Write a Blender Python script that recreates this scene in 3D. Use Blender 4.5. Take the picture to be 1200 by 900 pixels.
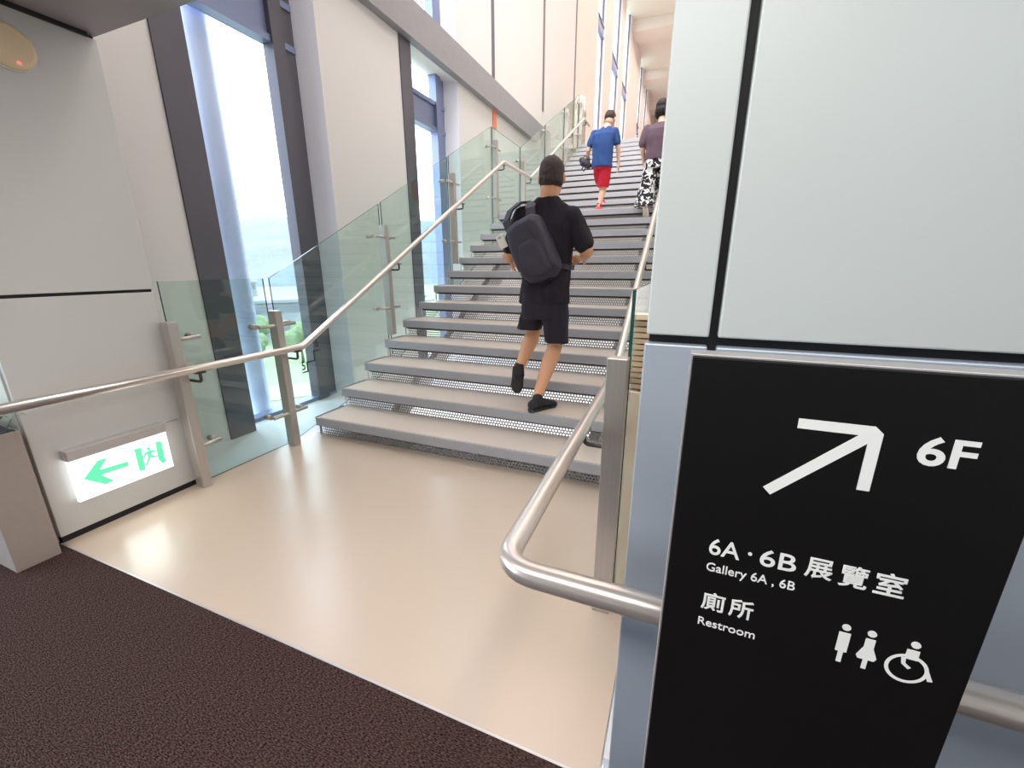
import bpy, bmesh, math, random
from mathutils import Vector, Matrix, noise
random.seed(7)
PI = math.pi
S = bpy.context.scene
C = S.collection
for o in list(bpy.data.objects): bpy.data.objects.remove(o)

# ------------------------------------------------------------ camera
CAM_H = 1.3645
cd = bpy.data.cameras.new('camera'); cam = bpy.data.objects.new('camera', cd); C.objects.link(cam)
right = Vector((0.9275045, 0.37380624, -0.00207153)); up = Vector((-0.09940982, 0.25199453, 0.96260919)); fwd = Vector((-0.36035133, 0.89261843, -0.27088607))
m = Matrix((right, up, -fwd)).transposed().to_4x4(); m.translation = (0, 0, CAM_H)
cam.matrix_world = m
cd.sensor_width = 36; cd.lens = 486.38 / 1200 * 36; cd.clip_start = .02; cd.clip_end = 3000
S.camera = cam

# ------------------------------------------------------------ world, exposure, lights
w = bpy.data.worlds.new('world'); S.world = w; w.use_nodes = True
bg = w.node_tree.nodes['Background']; bg.inputs[0].default_value = (.78, .87, 1.0, 1); bg.inputs[1].default_value = 6.2
S.view_settings.view_transform = 'Standard'; S.view_settings.look = 'None'; S.view_settings.gamma = 1
S.view_settings.use_curve_mapping = False; S.view_settings.exposure = 0.32
def area(name, loc, size, sizey, power, col, rot=(0, 0, 0)):
    l = bpy.data.lights.new(name, 'AREA'); l.shape = 'RECTANGLE'; l.size = size; l.size_y = sizey; l.energy = power; l.color = col
    o = bpy.data.objects.new(name, l); C.objects.link(o); o.location = loc; o.rotation_euler = rot
    return o
area('atrium_ceiling_light', (-.6, 6.5, 12.1), 4.6, 8, 270, (1, .93, .87))
wash = area('stair_fill_light', (-1.2, 1.7, 11.2), 3.5, 1.2, 290, (.98, .97, 1), (math.radians(47), 0, 0)); wash.data.spread = math.radians(75)  # added fill without a fixture, brightens the upper step faces
area('gallery_ceiling_light', (-.6, 23, 11.5), 4.6, 24, 520, (1, .80, .73))
area('lobby_ceiling_light', (-.9, -.5, 2.45), 2.6, .5, 46, (1, .96, .92))
area('side_fill_light', (2.9, 4.2, 7.5), 3.5, .8, 125, (1, .97, .94), (0, math.radians(62), 0))  # unseen fill added off the right wall to lift the window wall
area('pier_fill_light', (.15, 1.2, 2.4), .3, .3, 14, (1, .93, .85), (math.radians(-12), 0, 0))  # small fill added to lighten the dark slatted pier
area('under_stair_fill', (-1.45, 4.3, .62), 2.2, 2.6, 32, (1, .98, .95), (math.radians(27), 0, 0))  # added fill beneath the treads so the riser holes look bright
area('under_stair_fill', (-1.45, 8.6, 2.5), 2.2, 4, 75, (1, .98, .95), (math.radians(27), 0, 0))  # second added fill, behind the higher risers
area('lobby_ceiling_light', (1.3, -1.2, 2.45), 1.2, 1.2, 18, (.93, .97, 1))

# ------------------------------------------------------------ materials
def lin(c):
    c = c / 255
    return c / 12.92 if c <= .04045 else ((c + .055) / 1.055) ** 2.4
def rgb(r, g, b): return (lin(r), lin(g), lin(b), 1)
def mat(name, col, rough=.6, metal=0, var=.06, scale=6, bump=0, bscale=60, spec=.5, stretch=None, emit=None, estr=0, coat=0):
    m_ = bpy.data.materials.new(name); m_.use_nodes = True
    nt = m_.node_tree; p = nt.nodes['Principled BSDF']
    p.inputs['Roughness'].default_value = rough; p.inputs['Metallic'].default_value = metal
    p.inputs['Specular IOR Level'].default_value = spec; p.inputs['Coat Weight'].default_value = coat
    tc = nt.nodes.new('ShaderNodeTexCoord'); src = tc.outputs['Object']
    if stretch:
        mp = nt.nodes.new('ShaderNodeMapping'); mp.inputs['Scale'].default_value = stretch
        nt.links.new(src, mp.inputs[0]); src = mp.outputs[0]
    n = nt.nodes.new('ShaderNodeTexNoise'); n.inputs['Scale'].default_value = scale; n.inputs['Detail'].default_value = 4
    nt.links.new(src, n.inputs['Vector'])
    mx = nt.nodes.new('ShaderNodeMix'); mx.data_type = 'RGBA'
    mx.inputs[6].default_value = tuple(max(0, c * (1 - var)) for c in col[:3]) + (1,)
    mx.inputs[7].default_value = tuple(min(1, c * (1 + var)) for c in col[:3]) + (1,)
    nt.links.new(n.outputs[0], mx.inputs[0]); nt.links.new(mx.outputs[2], p.inputs['Base Color'])
    if bump:
        n2 = nt.nodes.new('ShaderNodeTexNoise'); n2.inputs['Scale'].default_value = bscale; nt.links.new(src, n2.inputs['Vector'])
        b = nt.nodes.new('ShaderNodeBump'); b.inputs['Strength'].default_value = bump; b.inputs['Distance'].default_value = .01
        nt.links.new(n2.outputs[0], b.inputs['Height']); nt.links.new(b.outputs[0], p.inputs['Normal'])
    if emit:
        p.inputs['Emission Color'].default_value = emit; p.inputs['Emission Strength'].default_value = estr
    return m_
def glass_mat(name, tint, refl=1.0):
    m_ = bpy.data.materials.new(name); m_.use_nodes = True; nt = m_.node_tree
    for n in list(nt.nodes): nt.nodes.remove(n)
    out = nt.nodes.new('ShaderNodeOutputMaterial'); t = nt.nodes.new('ShaderNodeBsdfTransparent'); t.inputs[0].default_value = tint
    g = nt.nodes.new('ShaderNodeBsdfGlossy'); g.inputs['Roughness'].default_value = .02; g.inputs[0].default_value = (1, 1, 1, 1)
    lw = nt.nodes.new('ShaderNodeLayerWeight'); lw.inputs[0].default_value = .5
    pw = nt.nodes.new('ShaderNodeMath'); pw.operation = 'POWER'; pw.inputs[1].default_value = 5
    ad = nt.nodes.new('ShaderNodeMath'); ad.operation = 'MULTIPLY_ADD'; ad.inputs[1].default_value = .9 * refl; ad.inputs[2].default_value = .045
    mx = nt.nodes.new('ShaderNodeMixShader')
    nt.links.new(lw.outputs['Facing'], pw.inputs[0]); nt.links.new(pw.outputs[0], ad.inputs[0])
    nt.links.new(ad.outputs[0], mx.inputs[0]); nt.links.new(t.outputs[0], mx.inputs[1]); nt.links.new(g.outputs[0], mx.inputs[2]); nt.links.new(mx.outputs[0], out.inputs[0])
    return m_
M = {}
M['white_wall'] = mat('white_wall_paint', rgb(226, 222, 219), .75, 0, .015, 2, .03, 90)
M['upper_wall'] = mat('warm_lit_wall_paint', rgb(232, 222, 214), .75, 0, .015, 2)  # white wall with the warm gallery light mixed into its colour
M['panel_grey'] = mat('grey_metal_panel', rgb(206, 205, 203), .42, .25, .03, 1.5, .01, 40)
M['panel_light'] = mat('pale_metal_panel', rgb(212, 218, 217), .45, .15, .02, 1.5, .01, 40)
M['panel_steel'] = mat('blue_grey_metal_panel', rgb(186, 196, 208), .38, .35, .03, 1.5, .01, 40)
M['reveal'] = mat('sky_lit_reveal_white', rgb(242, 243, 252), .7, 0, .01, 2)  # blue skylight falling on the reveals is put into their colour
M['groove'] = mat('black_joint', rgb(18, 18, 22), .6)
M['soffit'] = mat('dark_grey_soffit_metal', rgb(158, 150, 152), .45, .35, .05, 1.2)
M['beam'] = mat('grey_beam_paint', rgb(150, 148, 150), .6, 0, .06, 8)
M['frame'] = mat('dark_grey_frame_metal', rgb(92, 89, 97), .42, .2, .08, 4)
M['frame_blue'] = mat('blue_grey_frame_metal', rgb(130, 140, 172), .4, .3, .06, 4)
M['steel_col'] = mat('pale_column_paint', rgb(196, 206, 232), .45, .1, .04, 5)
M['beige_floor'] = mat('beige_resin_floor', rgb(194, 176, 160), .25, 0, .035, 1.3, .012, 5, .6)
M['tread_top'] = mat('beige_tread_top', rgb(206, 192, 180), .33, 0, .05, 3, .02, 30)
M['tread_metal'] = mat('dark_grey_tread_metal', rgb(168, 169, 175), .45, .1, .08, 5, .02, 60)
M['void_floor'] = mat('grey_concrete_ledge', rgb(206, 208, 212), .5, 0, .05, 3)
M['perf'] = mat('perforated_steel', rgb(150, 147, 146), .4, .5, .06, 6)
M['steel'] = mat('brushed_steel', rgb(190, 184, 178), .34, .6, .08, 3, .03, 30, stretch=(40, 40, 1))
M['steel_rail'] = mat('satin_steel_rail', rgb(214, 205, 199), .3, .7, .05, 8, .02, 50)
M['dark_steel'] = mat('dark_bracket_steel', rgb(88, 84, 84), .35, .8)
M['glass_edge'] = mat('green_glass_edge', rgb(38, 88, 76), .15, 0, .1)
M['glass'] = glass_mat('balustrade_glass', (.86, .935, .905, 1))
M['pane'] = glass_mat('window_glass', (.95, .97, .985, 1), .45)
M['sign_black'] = mat('black_sign_enamel', rgb(13, 12, 13), .5, 0, .1, 30, .03, 400, .3)
M['sign_white'] = mat('white_sign_vinyl', rgb(240, 240, 238), .5)
M['alu'] = mat('aluminium_edge', rgb(196, 192, 192), .4, .6)
M['exit_white'] = mat('lit_white_acrylic', rgb(245, 250, 250), .4, emit=(.96, 1, .99, 1), estr=1.0)
M['exit_green'] = mat('lit_green_film', rgb(90, 225, 150), .4, emit=(.10, .72, .36, 1), estr=.75)
M['black_line'] = mat('dark_decal', rgb(25, 35, 40), .5)
M['orange'] = mat('orange_strip', rgb(248, 140, 95), .5)
M['planter'] = mat('stone_grey_planter', rgb(160, 148, 140), .6, 0, .06, 30)
M['leaf'] = mat('green_leaf', rgb(110, 140, 60), .5, 0, .3, 20)
M['beige_dev'] = mat('cream_plastic', rgb(236, 212, 176), .5)
M['red_led'] = mat('red_indicator', rgb(255, 60, 50), .4, emit=(1, .1, .08, 1), estr=2)
M['louver'] = mat('tan_louver', rgb(214, 184, 152), .5, 0, .1)
M['tan_wall'] = mat('tan_wall_panel', rgb(246, 224, 198), .6)
# carpet: flecked loop pile
cm = mat('dark_loop_carpet', rgb(60, 44, 40), .95, 0, .5, 230, 1.0, 230, .1)
_nt = cm.node_tree; _n = [n for n in _nt.nodes if n.type == 'TEX_NOISE'][0]; _mx = [n for n in _nt.nodes if n.type == 'MIX'][0]
_tc = [n for n in _nt.nodes if n.type == 'TEX_COORD'][0]; _mp = _nt.nodes.new('ShaderNodeMapping'); _mp.inputs['Scale'].default_value = (.45, 1.5, 1)
_nt.links.new(_tc.outputs['Object'], _mp.inputs[0])
for n in [n for n in _nt.nodes if n.type == 'TEX_NOISE']: _nt.links.new(_mp.outputs[0], n.inputs['Vector'])
_r = _nt.nodes.new('ShaderNodeValToRGB'); _r.color_ramp.elements[0].position = .40; _r.color_ramp.elements[1].position = .66
_r.color_ramp.elements[0].color = rgb(34, 22, 22); _r.color_ramp.elements[1].color = rgb(108, 84, 78)
_nt.links.new(_n.outputs[0], _r.inputs[0]); _nt.links.new(_r.outputs[0], _nt.nodes['Principled BSDF'].inputs['Base Color']); _nt.nodes.remove(_mx)
M['carpet'] = cm
def two_tone(name, a, b, scale, thr, rough=.8):
    m_ = bpy.data.materials.new(name); m_.use_nodes = True; nt = m_.node_tree; p = nt.nodes['Principled BSDF']; p.inputs['Roughness'].default_value = rough
    tc = nt.nodes.new('ShaderNodeTexCoord'); n = nt.nodes.new('ShaderNodeTexNoise'); n.inputs['Scale'].default_value = scale; n.inputs['Detail'].default_value = 1.2; n.inputs['Distortion'].default_value = 1.2
    r = nt.nodes.new('ShaderNodeValToRGB'); r.color_ramp.elements[0].position = thr - .02; r.color_ramp.elements[1].position = thr + .02
    r.color_ramp.elements[0].color = a; r.color_ramp.elements[1].color = b
    nt.links.new(tc.outputs['Object'], n.inputs['Vector']); nt.links.new(n.outputs[0], r.inputs[0]); nt.links.new(r.outputs[0], p.inputs['Base Color'])
    return m_

# ------------------------------------------------------------ mesh helpers
def bm_new(): return bmesh.new()
def box(bm, x0, x1, y0, y1, z0, z1, mi=0, bev=0):
    vs = [bm.verts.new((x, y, z)) for x in (x0, x1) for y in (y0, y1) for z in (z0, z1)]
    idx = [(0, 1, 3, 2), (4, 6, 7, 5), (0, 4, 5, 1), (2, 3, 7, 6), (0, 2, 6, 4), (1, 5, 7, 3)]
    fs = [bm.faces.new([vs[i] for i in f]) for f in idx]
    for f in fs: f.material_index = mi
    if bev:
        bmesh.ops.bevel(bm, geom=list({e for f in fs for e in f.edges}), offset=bev, segments=2, affect='EDGES', profile=.5)
    return fs
def poly(bm, pts, d, mi=0):
    """closed prism: pts (list of 3D), extruded by vector d"""
    d = Vector(d); a = [bm.verts.new(p) for p in pts]; b = [bm.verts.new(Vector(p) + d) for p in pts]
    fs = [bm.faces.new(a), bm.faces.new(b[::-1])]; n = len(pts)
    for i in range(n): fs.append(bm.faces.new((a[i], b[i], b[(i + 1) % n], a[(i + 1) % n])))
    for f in fs: f.material_index = mi
    return fs
def frames(pts):
    """parallel-transported frames along a polyline"""
    T = []
    for i in range(len(pts)):
        a = pts[max(i - 1, 0)]; b = pts[min(i + 1, len(pts) - 1)]; T.append((b - a).normalized())
    n = T[0].orthogonal().normalized(); out = []
    for i, t in enumerate(T):
        if i:
            q = T[i - 1].rotation_difference(t); n = (q @ n)
        n = (n - t * n.dot(t)).normalized(); out.append((n, t.cross(n).normalized()))
    return out
def tube(bm, pts, r, n=12, cap=True, mi=0, smooth=True):
    pts = [Vector(p) for p in pts]; rr = r if isinstance(r, (list, tuple)) else [r] * len(pts)
    fr = frames(pts); rings = []
    for p, (a, b), rad in zip(pts, fr, rr):
        rings.append([bm.verts.new(p + a * math.cos(2 * PI * k / n) * rad + b * math.sin(2 * PI * k / n) * rad) for k in range(n)])
    for i in range(len(rings) - 1):
        for k in range(n):
            f = bm.faces.new((rings[i][k], rings[i][(k + 1) % n], rings[i + 1][(k + 1) % n], rings[i + 1][k])); f.smooth = smooth; f.material_index = mi
    if cap:
        for rg in (rings[0][::-1], rings[-1]): f = bm.faces.new(rg); f.material_index = mi
def bend(pts, rad, seg=6):
    """round the corners of a polyline"""
    pts = [Vector(p) for p in pts]; out = [pts[0]]
    for i in range(1, len(pts) - 1):
        a, b, c = pts[i - 1], pts[i], pts[i + 1]
        u = (a - b).normalized(); v = (c - b).normalized(); p0 = b + u * rad; p1 = b + v * rad
        for k in range(seg + 1):
            t = k / seg; out.append(p0 * (1 - t) ** 2 + b * 2 * t * (1 - t) + p1 * t * t)
    return out + [pts[-1]]
def rings_loft(bm, rings, cap=True, n=20):
    """rings: (center, rx, ry[, yaw]) horizontal ellipses"""
    R = []
    for rg in rings:
        c = Vector(rg[0]); yw = rg[3] if len(rg) > 3 else 0; ex = rg[4] if len(rg) > 4 else 2.3
        L = []
        for k in range(n):
            a = 2 * PI * k / n; ca, sa = math.cos(a), math.sin(a)
            x = math.copysign(abs(ca) ** (2 / ex), ca) * rg[1]; y = math.copysign(abs(sa) ** (2 / ex), sa) * rg[2]
            L.append(bm.verts.new(c + Vector((x * math.cos(yw) - y * math.sin(yw), x * math.sin(yw) + y * math.cos(yw), 0))))
        R.append(L)
    for i in range(len(R) - 1):
        for k in range(n): bm.faces.new((R[i][k], R[i][(k + 1) % n], R[i + 1][(k + 1) % n], R[i + 1][k]))
    if cap: bm.faces.new(R[0][::-1]); bm.faces.new(R[-1])
def ell(bm, c, r, rot=(0, 0, 0), u=20, v=14):
    from mathutils import Euler
    mt = Matrix.Translation(Vector(c)) @ Euler(rot).to_matrix().to_4x4() @ Matrix.Diagonal((r[0], r[1], r[2], 1))
    bmesh.ops.create_uvsphere(bm, u_segments=u, v_segments=v, radius=1, matrix=mt)
def obj(name, bm, m_, parent=None, kind=None, smooth=False, off=None):
    me = bpy.data.meshes.new(name); bmesh.ops.recalc_face_normals(bm, faces=bm.faces[:])
    if off is not None: bmesh.ops.translate(bm, verts=bm.verts[:], vec=off)
    bm.to_mesh(me); bm.free()
    if smooth:
        for p in me.polygons: p.use_smooth = True
    for mm in (m_ if isinstance(m_, (list, tuple)) else [m_]): me.materials.append(mm)
    o = bpy.data.objects.new(name, me); C.objects.link(o)
    if parent: o.parent = parent
    if kind: o['kind'] = kind
    return o
def inst(name, me, parent, loc=(0, 0, 0)):
    o = bpy.data.objects.new(name, me); C.objects.link(o); o.parent = parent; o.location = loc; return o
def thing(name, label, cat, loc=(0, 0, 0), group=None, kind=None):
    o = bpy.data.objects.new(name, None); C.objects.link(o); o.location = loc; o.empty_display_size = .1
    o['label'] = label; o['category'] = cat
    if group: o['group'] = group
    if kind: o['kind'] = kind
    return o
def tag(o, label, cat, group=None):
    o['label'] = label; o['category'] = cat
    if group: o['group'] = group
    return o
def struct(name): 
    o = bpy.data.objects.new(name, None); C.objects.link(o); o['kind'] = 'structure'; return o
def remeshed(name, bm, m_, parent, voxel, smooth=6, wob=0, wscale=9, off=None):
    """weld overlapping closed shapes into one continuous skin"""
    me = bpy.data.meshes.new('tmp'); bmesh.ops.recalc_face_normals(bm, faces=bm.faces[:]); bm.to_mesh(me); bm.free()
    t = bpy.data.objects.new('tmp', me); C.objects.link(t)
    r = t.modifiers.new('r', 'REMESH'); r.mode = 'VOXEL'; r.voxel_size = voxel
    s = t.modifiers.new('s', 'SMOOTH'); s.iterations = smooth; s.factor = .5
    dg = bpy.context.evaluated_depsgraph_get(); ev = t.evaluated_get(dg); me2 = bpy.data.meshes.new_from_object(ev)
    bpy.data.objects.remove(t); me2.name = name
    if wob:
        nr = [v.normal.copy() for v in me2.vertices]
        for v, n in zip(me2.vertices, nr):
            p = v.co; k = noise.noise(Vector((p.x * wscale, p.y * wscale, p.z * wscale * .55))) + .5 * noise.noise(Vector((p.x * wscale * 2.3, p.y * wscale * 2.3, p.z * wscale * 1.2 + 5)))
            v.co = p + n * k * wob
    if off is not None: me2.transform(Matrix.Translation(off))
    for p in me2.polygons: p.use_smooth = True
    me2.materials.clear(); me2.materials.append(m_)
    for p in me2.polygons: p.material_index = 0
    o = bpy.data.objects.new(name, me2); C.objects.link(o); o.parent = parent
    return o

# ============================================================ SETTING
RS, TR, Y1, NST = .165, .32, 2.41, 13         # rise, tread, first nosing, steps per flight
LAND0 = Y1 + 12 * TR; LAND1 = LAND0 + 1.2; TOPZ = 26 * RS; TOPY = LAND1 + 12 * TR
def nose_y(n): return Y1 + (n - 1) * TR if n <= 13 else LAND1 + (n - 14) * TR
def pitch(y):
    if y < 2.3: return 0.
    if y <= LAND0: return (y - Y1) / TR * RS + RS
    if y <= LAND1: return 13 * RS
    return min(TOPZ, 13 * RS + (y - LAND1) / TR * RS + RS)
WX, GX = -3.35, -3.60                           # window wall face, glazing plane
# floors
b = bm_new(); box(b, -2.84, -.085, .836, 2.47, -.12, 0); obj('floor', b, M['beige_floor'], kind='structure')
b = bm_new(); box(b, -4.6, 3, -3.5, .832, -.12, 0); obj('floor_carpet', b, M['carpet'], kind='structure')
b = bm_new(); box(b, -2.84, -.06, .829, .8365, -.02, .0015); obj('trim_1', b, M['alu'], kind='structure')
b = bm_new(); box(b, -3.7, -2.845, 1.5, 12, -.2, -.004); box(b, -3.7, 3, 12, 46, -.2, -.004); box(b, -2.845, 3, 2.475, 12, -.2, -.004); box(b, -.08, 3, .9, 2.475, -.2, -.004); obj('floor_ledge', b, M['void_floor'], kind='structure')
b = bm_new(); box(b, WX, 3, TOPY + .3, 46, TOPZ - .35, TOPZ); obj('floor_gallery', b, M['beige_floor'], kind='structure')
b = bm_new(); box(b, WX, 3, 13.5, 13.7, -.1, TOPZ - .351); obj('wall_under_gallery', b, M['white_wall'], kind='structure')
# ceilings
b = bm_new(); box(b, -4.6, 3, -3.5, 1.5, 2.47, 2.75); obj('ceiling', b, M['soffit'], kind='structure')
b = bm_new(); box(b, -2.835, -2.815, -.5, 1.46, 2.452, 2.4705); obj('trim_2', b, M['groove'], kind='structure')
cg = struct('ceiling_gallery'); b = bm_new(); box(b, -3.7, 3, 1.5, 46, 12.2, 12.5); obj('slab', b, M['upper_wall'], cg)
for k, y in enumerate((23.2, 28.6, 33.5, 39)):
    b = bm_new(); box(b, WX, 3, y, y + 1.1, 11.75 - .05 * k, 12.199); obj('downstand', b, M['upper_wall'], cg)
# window wall (left), in segments between the window bays
wl = struct('wall_left')
wins = [(2.08, 3.53), (4.80, 6.20), (15.68, 16.9), (18.40, 20.1), (21.12, 22.8), (27.0, 28.3), (30.2, 31.5)]
slits = [7.50, 10.20, 12.95]
def wseg(y0, y1, z0, z1, mt='white_wall'):
    b = bm_new(); box(b, GX - .1, WX, y0, y1, z0, z1); obj('panel', b, M[mt], wl)
segs = [(1.35, 2.08), (3.53, 4.80), (6.20, 7.46), (7.50, 10.17), (10.21, 12.92), (12.96, 15.68), (16.9, 18.40), (20.1, 21.12), (22.8, 27.0), (28.3, 30.2), (31.5, 46)]
for a, c in segs: wseg(a, c, -.1, 12.2, 'white_wall' if c < 12.93 else 'upper_wall')
for y in (7.46, 10.17, 12.92):     # dark recessed joints, a wider slot above the beam
    b = bm_new(); box(b, GX, WX - .03, y, y + .04, -.1, 12.2); obj('joint', b, M['frame'], wl)
    b = bm_new(); box(b, WX, WX + .012, y - .035, y + .065, 4.42 if y < 10 else 4.75, 12.2); obj('slot_cover', b, M['frame'], wl)
def window(n, y0, y1, z0, z1, band=True, transoms=(), GX=GX):
    t = struct('window_%d' % n); by = y0 + .22 if band else y0
    if band:
        b = bm_new(); box(b, WX - .28, WX + .015, y0, by, z0, z1); obj('jamb', b, M['frame'], t)
    b = bm_new(); poly(b, [(GX, y1 - .10, z0), (WX, y1, z0), (WX - .3, y1 + .01, z0)], (0, 0, z1 - z0)); obj('reveal', b, M['reveal'], t)
    b = bm_new()
    if band: box(b, GX - .02, GX + .10, y1 - .36, y1 - .23, z0, z1); box(b, GX - .02, GX + .06, y1 - .225, y1 - .09, z0, z1)
    else: box(b, GX - .02, GX + .04, y1 - .15, y1 - .09, z0, z1)
    obj('mullion', b, M['frame_blue' if n in (3, 4) else 'frame'], t)
    b = bm_new(); box(b, GX - .04, GX + .08, by, y1 - .1, z0, z0 + .05); obj('sill_frame', b, M['frame_blue'], t)
    zs = [z0 + .05]
    for (a, c) in transoms:
        b = bm_new(); box(b, GX - .04, GX + .05, by, y1 - .1, a, c); box(b, GX + .05, GX + .08, by, y1 - .1, a, a + .05); box(b, GX + .05, GX + .08, by, y1 - .1, c - .05, c); obj('transom', b, M['frame_blue'], t)
    edges = [z0 + .05] + [v for tr in transoms for v in tr] + [z1]
    for i in range(0, len(edges), 2):
        b = bm_new(); box(b, GX - .02, GX - .012, by, y1 - .1, edges[i], edges[i + 1]); obj('pane', b, M['pane'], t)
    return t
for i, (a, c) in enumerate(wins):
    if i < 2:
        window(i * 2 + 1, a, c, -.02 if i == 0 else -.02, 3.97, True, ((3.25, 3.62),))
        window(i * 2 + 2, a, c, 4.36, 12.2, True, ((8.85, 9.2),))
    else:
        window(i + 3, a, c, TOPZ, 12.2, False, ((8.85, 9.2),), WX - .09)
for (a, c) in wins[:2]:
    b = bm_new(); box(b, GX - .05, WX, a, c, 3.96, 4.37); obj('lintel', b, M['white_wall'], wl)
for (a, c) in wins[2:]:
    b = bm_new(); box(b, GX - .05, WX, a, c, TOPZ - .4, TOPZ); obj('spandrel', b, M['upper_wall'], wl)
# long horizontal grey beam along the window wall
b = bm_new(); poly(b, [(WX + .10, 1.5, 3.97), (WX + .10, 9.55, 3.97), (WX + .10, 10.2, 4.37), (WX + .10, 1.5, 4.37)], (-.11, 0, 0)); obj('trim_3', b, M['beam'], kind='structure')
# orange marker strip in the wall joint above the balustrade
b = bm_new(); box(b, WX, WX + .02, 7.42, 7.56, 3.70, 3.97, 0, .004); tag(obj('marker_strip', b, M['orange']), 'narrow orange strip on the white wall joint just under the grey beam', 'marker strip')
# round column outside window 1
b = bm_new(); tube(b, [(-3.83, 2.70, -6), (-3.83, 2.70, 14)], .115, 32); obj('column', b, M['steel_col'], kind='structure')
# other shell walls
b = bm_new(); box(b, 3, 3.2, -3.5, 46, -.2, 12.5); obj('wall_right', b, M['white_wall'], kind='structure')
b = bm_new(); box(b, -3.7, 3.2, 46, 46.3, -.2, 12.5); obj('wall_back', b, M['upper_wall'], kind='structure')
b = bm_new(); box(b, -4.7, 3.2, -3.8, -3.5, -.2, 2.75); obj('wall_front', b, M['panel_grey'], kind='structure')
b = bm_new(); box(b, -3.7, 3.2, 1.3, 1.499, 2.75, 12.5); obj('wall_over_lobby', b, M['white_wall'], kind='structure')
# lobby side wall of grey metal panels
gw = struct('wall_lobby')
b = bm_new(); box(b, -4.6, -2.845, .84, 1.495, -.1, 2.47); obj('core', b, M['groove'], gw)
b = bm_new(); box(b, -2.86, -2.83, .835, 1.5, .035, 1.232, 0, .003); obj('panel', b, M['panel_grey'], gw)
b = bm_new(); box(b, -2.86, -2.83, .30, 1.5, 1.248, 2.455, 0, .003); obj('panel', b, M['panel_grey'], gw)
b = bm_new(); box(b, -4.6, -2.862, .828, .836, .0, 2.47); obj('end_panel', b, M['panel_grey'], gw)
b = bm_new(); box(b, -2.852, -2.836, .84, 1.497, 0, .034); obj('baseboard_left', b, M['groove'], kind='structure')
b = bm_new(); box(b, -4.6, -2.835, .30, .834, 1.25, 2.47); obj('wall_lintel', b, M['panel_grey'], kind='structure')
# lobby window by the planter
t = struct('window_20')
b = bm_new()
for y in (-3.5, -1.6, .3): box(b, -4.62, -4.5, y, y + .08, 0, 2.47)
box(b, -4.62, -4.5, -3.5, .83, 0, .08); box(b, -4.62, -4.5, -3.5, .83, 2.40, 2.47); obj('frame', b, M['frame'], t)
b = bm_new(); box(b, -4.57, -4.56, -3.5, .83, .08, 2.4); obj('pane', b, M['pane'], t)
# right partition of pale panels, facing the camera
PY = .78
rp = struct('wall_partition')
b = bm_new(); box(b, -.050, 2.9, PY + .022, PY + .12, .02, 2.47); obj('core', b, M['groove'], rp)
for (x0, x1) in ((-.054, .0485), (.0625, 1.35), (1.364, 2.6)):
    b = bm_new(); box(b, x0, x1, PY, PY + .03, 1.248, 2.46, 0, .003); obj('panel', b, M['panel_light'], rp)
    b = bm_new(); box(b, x0 - (.002 if x0 < 0 else 0), x1, PY, PY + .03, .02, 1.232, 0, .003); obj('panel', b, M['panel_steel'], rp)
b = bm_new(); box(b, 1.35, 3, PY + .03, PY + .12, 0, 2.47); obj('backing', b, M['groove'], rp)
b = bm_new(); box(b, -.052, 3, PY + .025, PY + .11, 0, .02); obj('baseboard_partition', b, M['groove'], kind='structure')
# slatted pier beyond the stairs' right edge
lp = struct('wall_louver')
b = bm_new(); box(b, -.147, .22, 1.56, 1.62, 0, .91); obj('base_panel', b, M['tan_wall'], lp)
b = bm_new(); box(b, -.147, .22, 1.60, 1.62, .91, 1.19); obj('back_panel', b, M['soffit'], lp)
for k in range(12):
    z = .922 + k * .0215
    b = bm_new(); box(b, -.147, .22, 1.57, 1.61, z, z + .016); obj('slat', b, M['louver'], lp)
b = bm_new(); box(b, -.147, .22, 1.56, 1.62, 1.182, 1.20); obj('cap_panel', b, M['tan_wall'], lp)

# ------------------------------------------------------------ outside, far below
GZ = -16
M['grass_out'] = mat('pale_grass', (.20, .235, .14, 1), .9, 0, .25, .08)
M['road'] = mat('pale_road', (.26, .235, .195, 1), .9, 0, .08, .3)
M['hill'] = mat('hazy_wooded_hill', (.125, .148, .168, 1), .95, 0, .3, .03)  # bluish base colour carries the distance haze
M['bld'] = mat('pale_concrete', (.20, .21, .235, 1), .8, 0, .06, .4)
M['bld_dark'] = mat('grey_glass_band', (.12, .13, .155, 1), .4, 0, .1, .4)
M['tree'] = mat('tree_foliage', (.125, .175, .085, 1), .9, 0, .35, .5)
M['trunk'] = mat('tree_bark', rgb(90, 75, 60), .9)
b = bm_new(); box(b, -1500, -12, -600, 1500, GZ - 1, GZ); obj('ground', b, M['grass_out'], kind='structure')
b = bm_new()
for d0, off in ((66, 0), (128, 6)):
    c = Vector((-d0 * .79, d0 * .62, GZ)); t_ = Vector((.62, .79, 0)); n_ = Vector((-.79, .62, 0))
    poly(b, [c - t_ * 200 - n_ * 4, c + t_ * 200 - n_ * 4, c + t_ * 200 + n_ * 4, c - t_ * 200 + n_ * 4], (0, 0, .15))
obj('road', b, M['road'], kind='structure')
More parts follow.
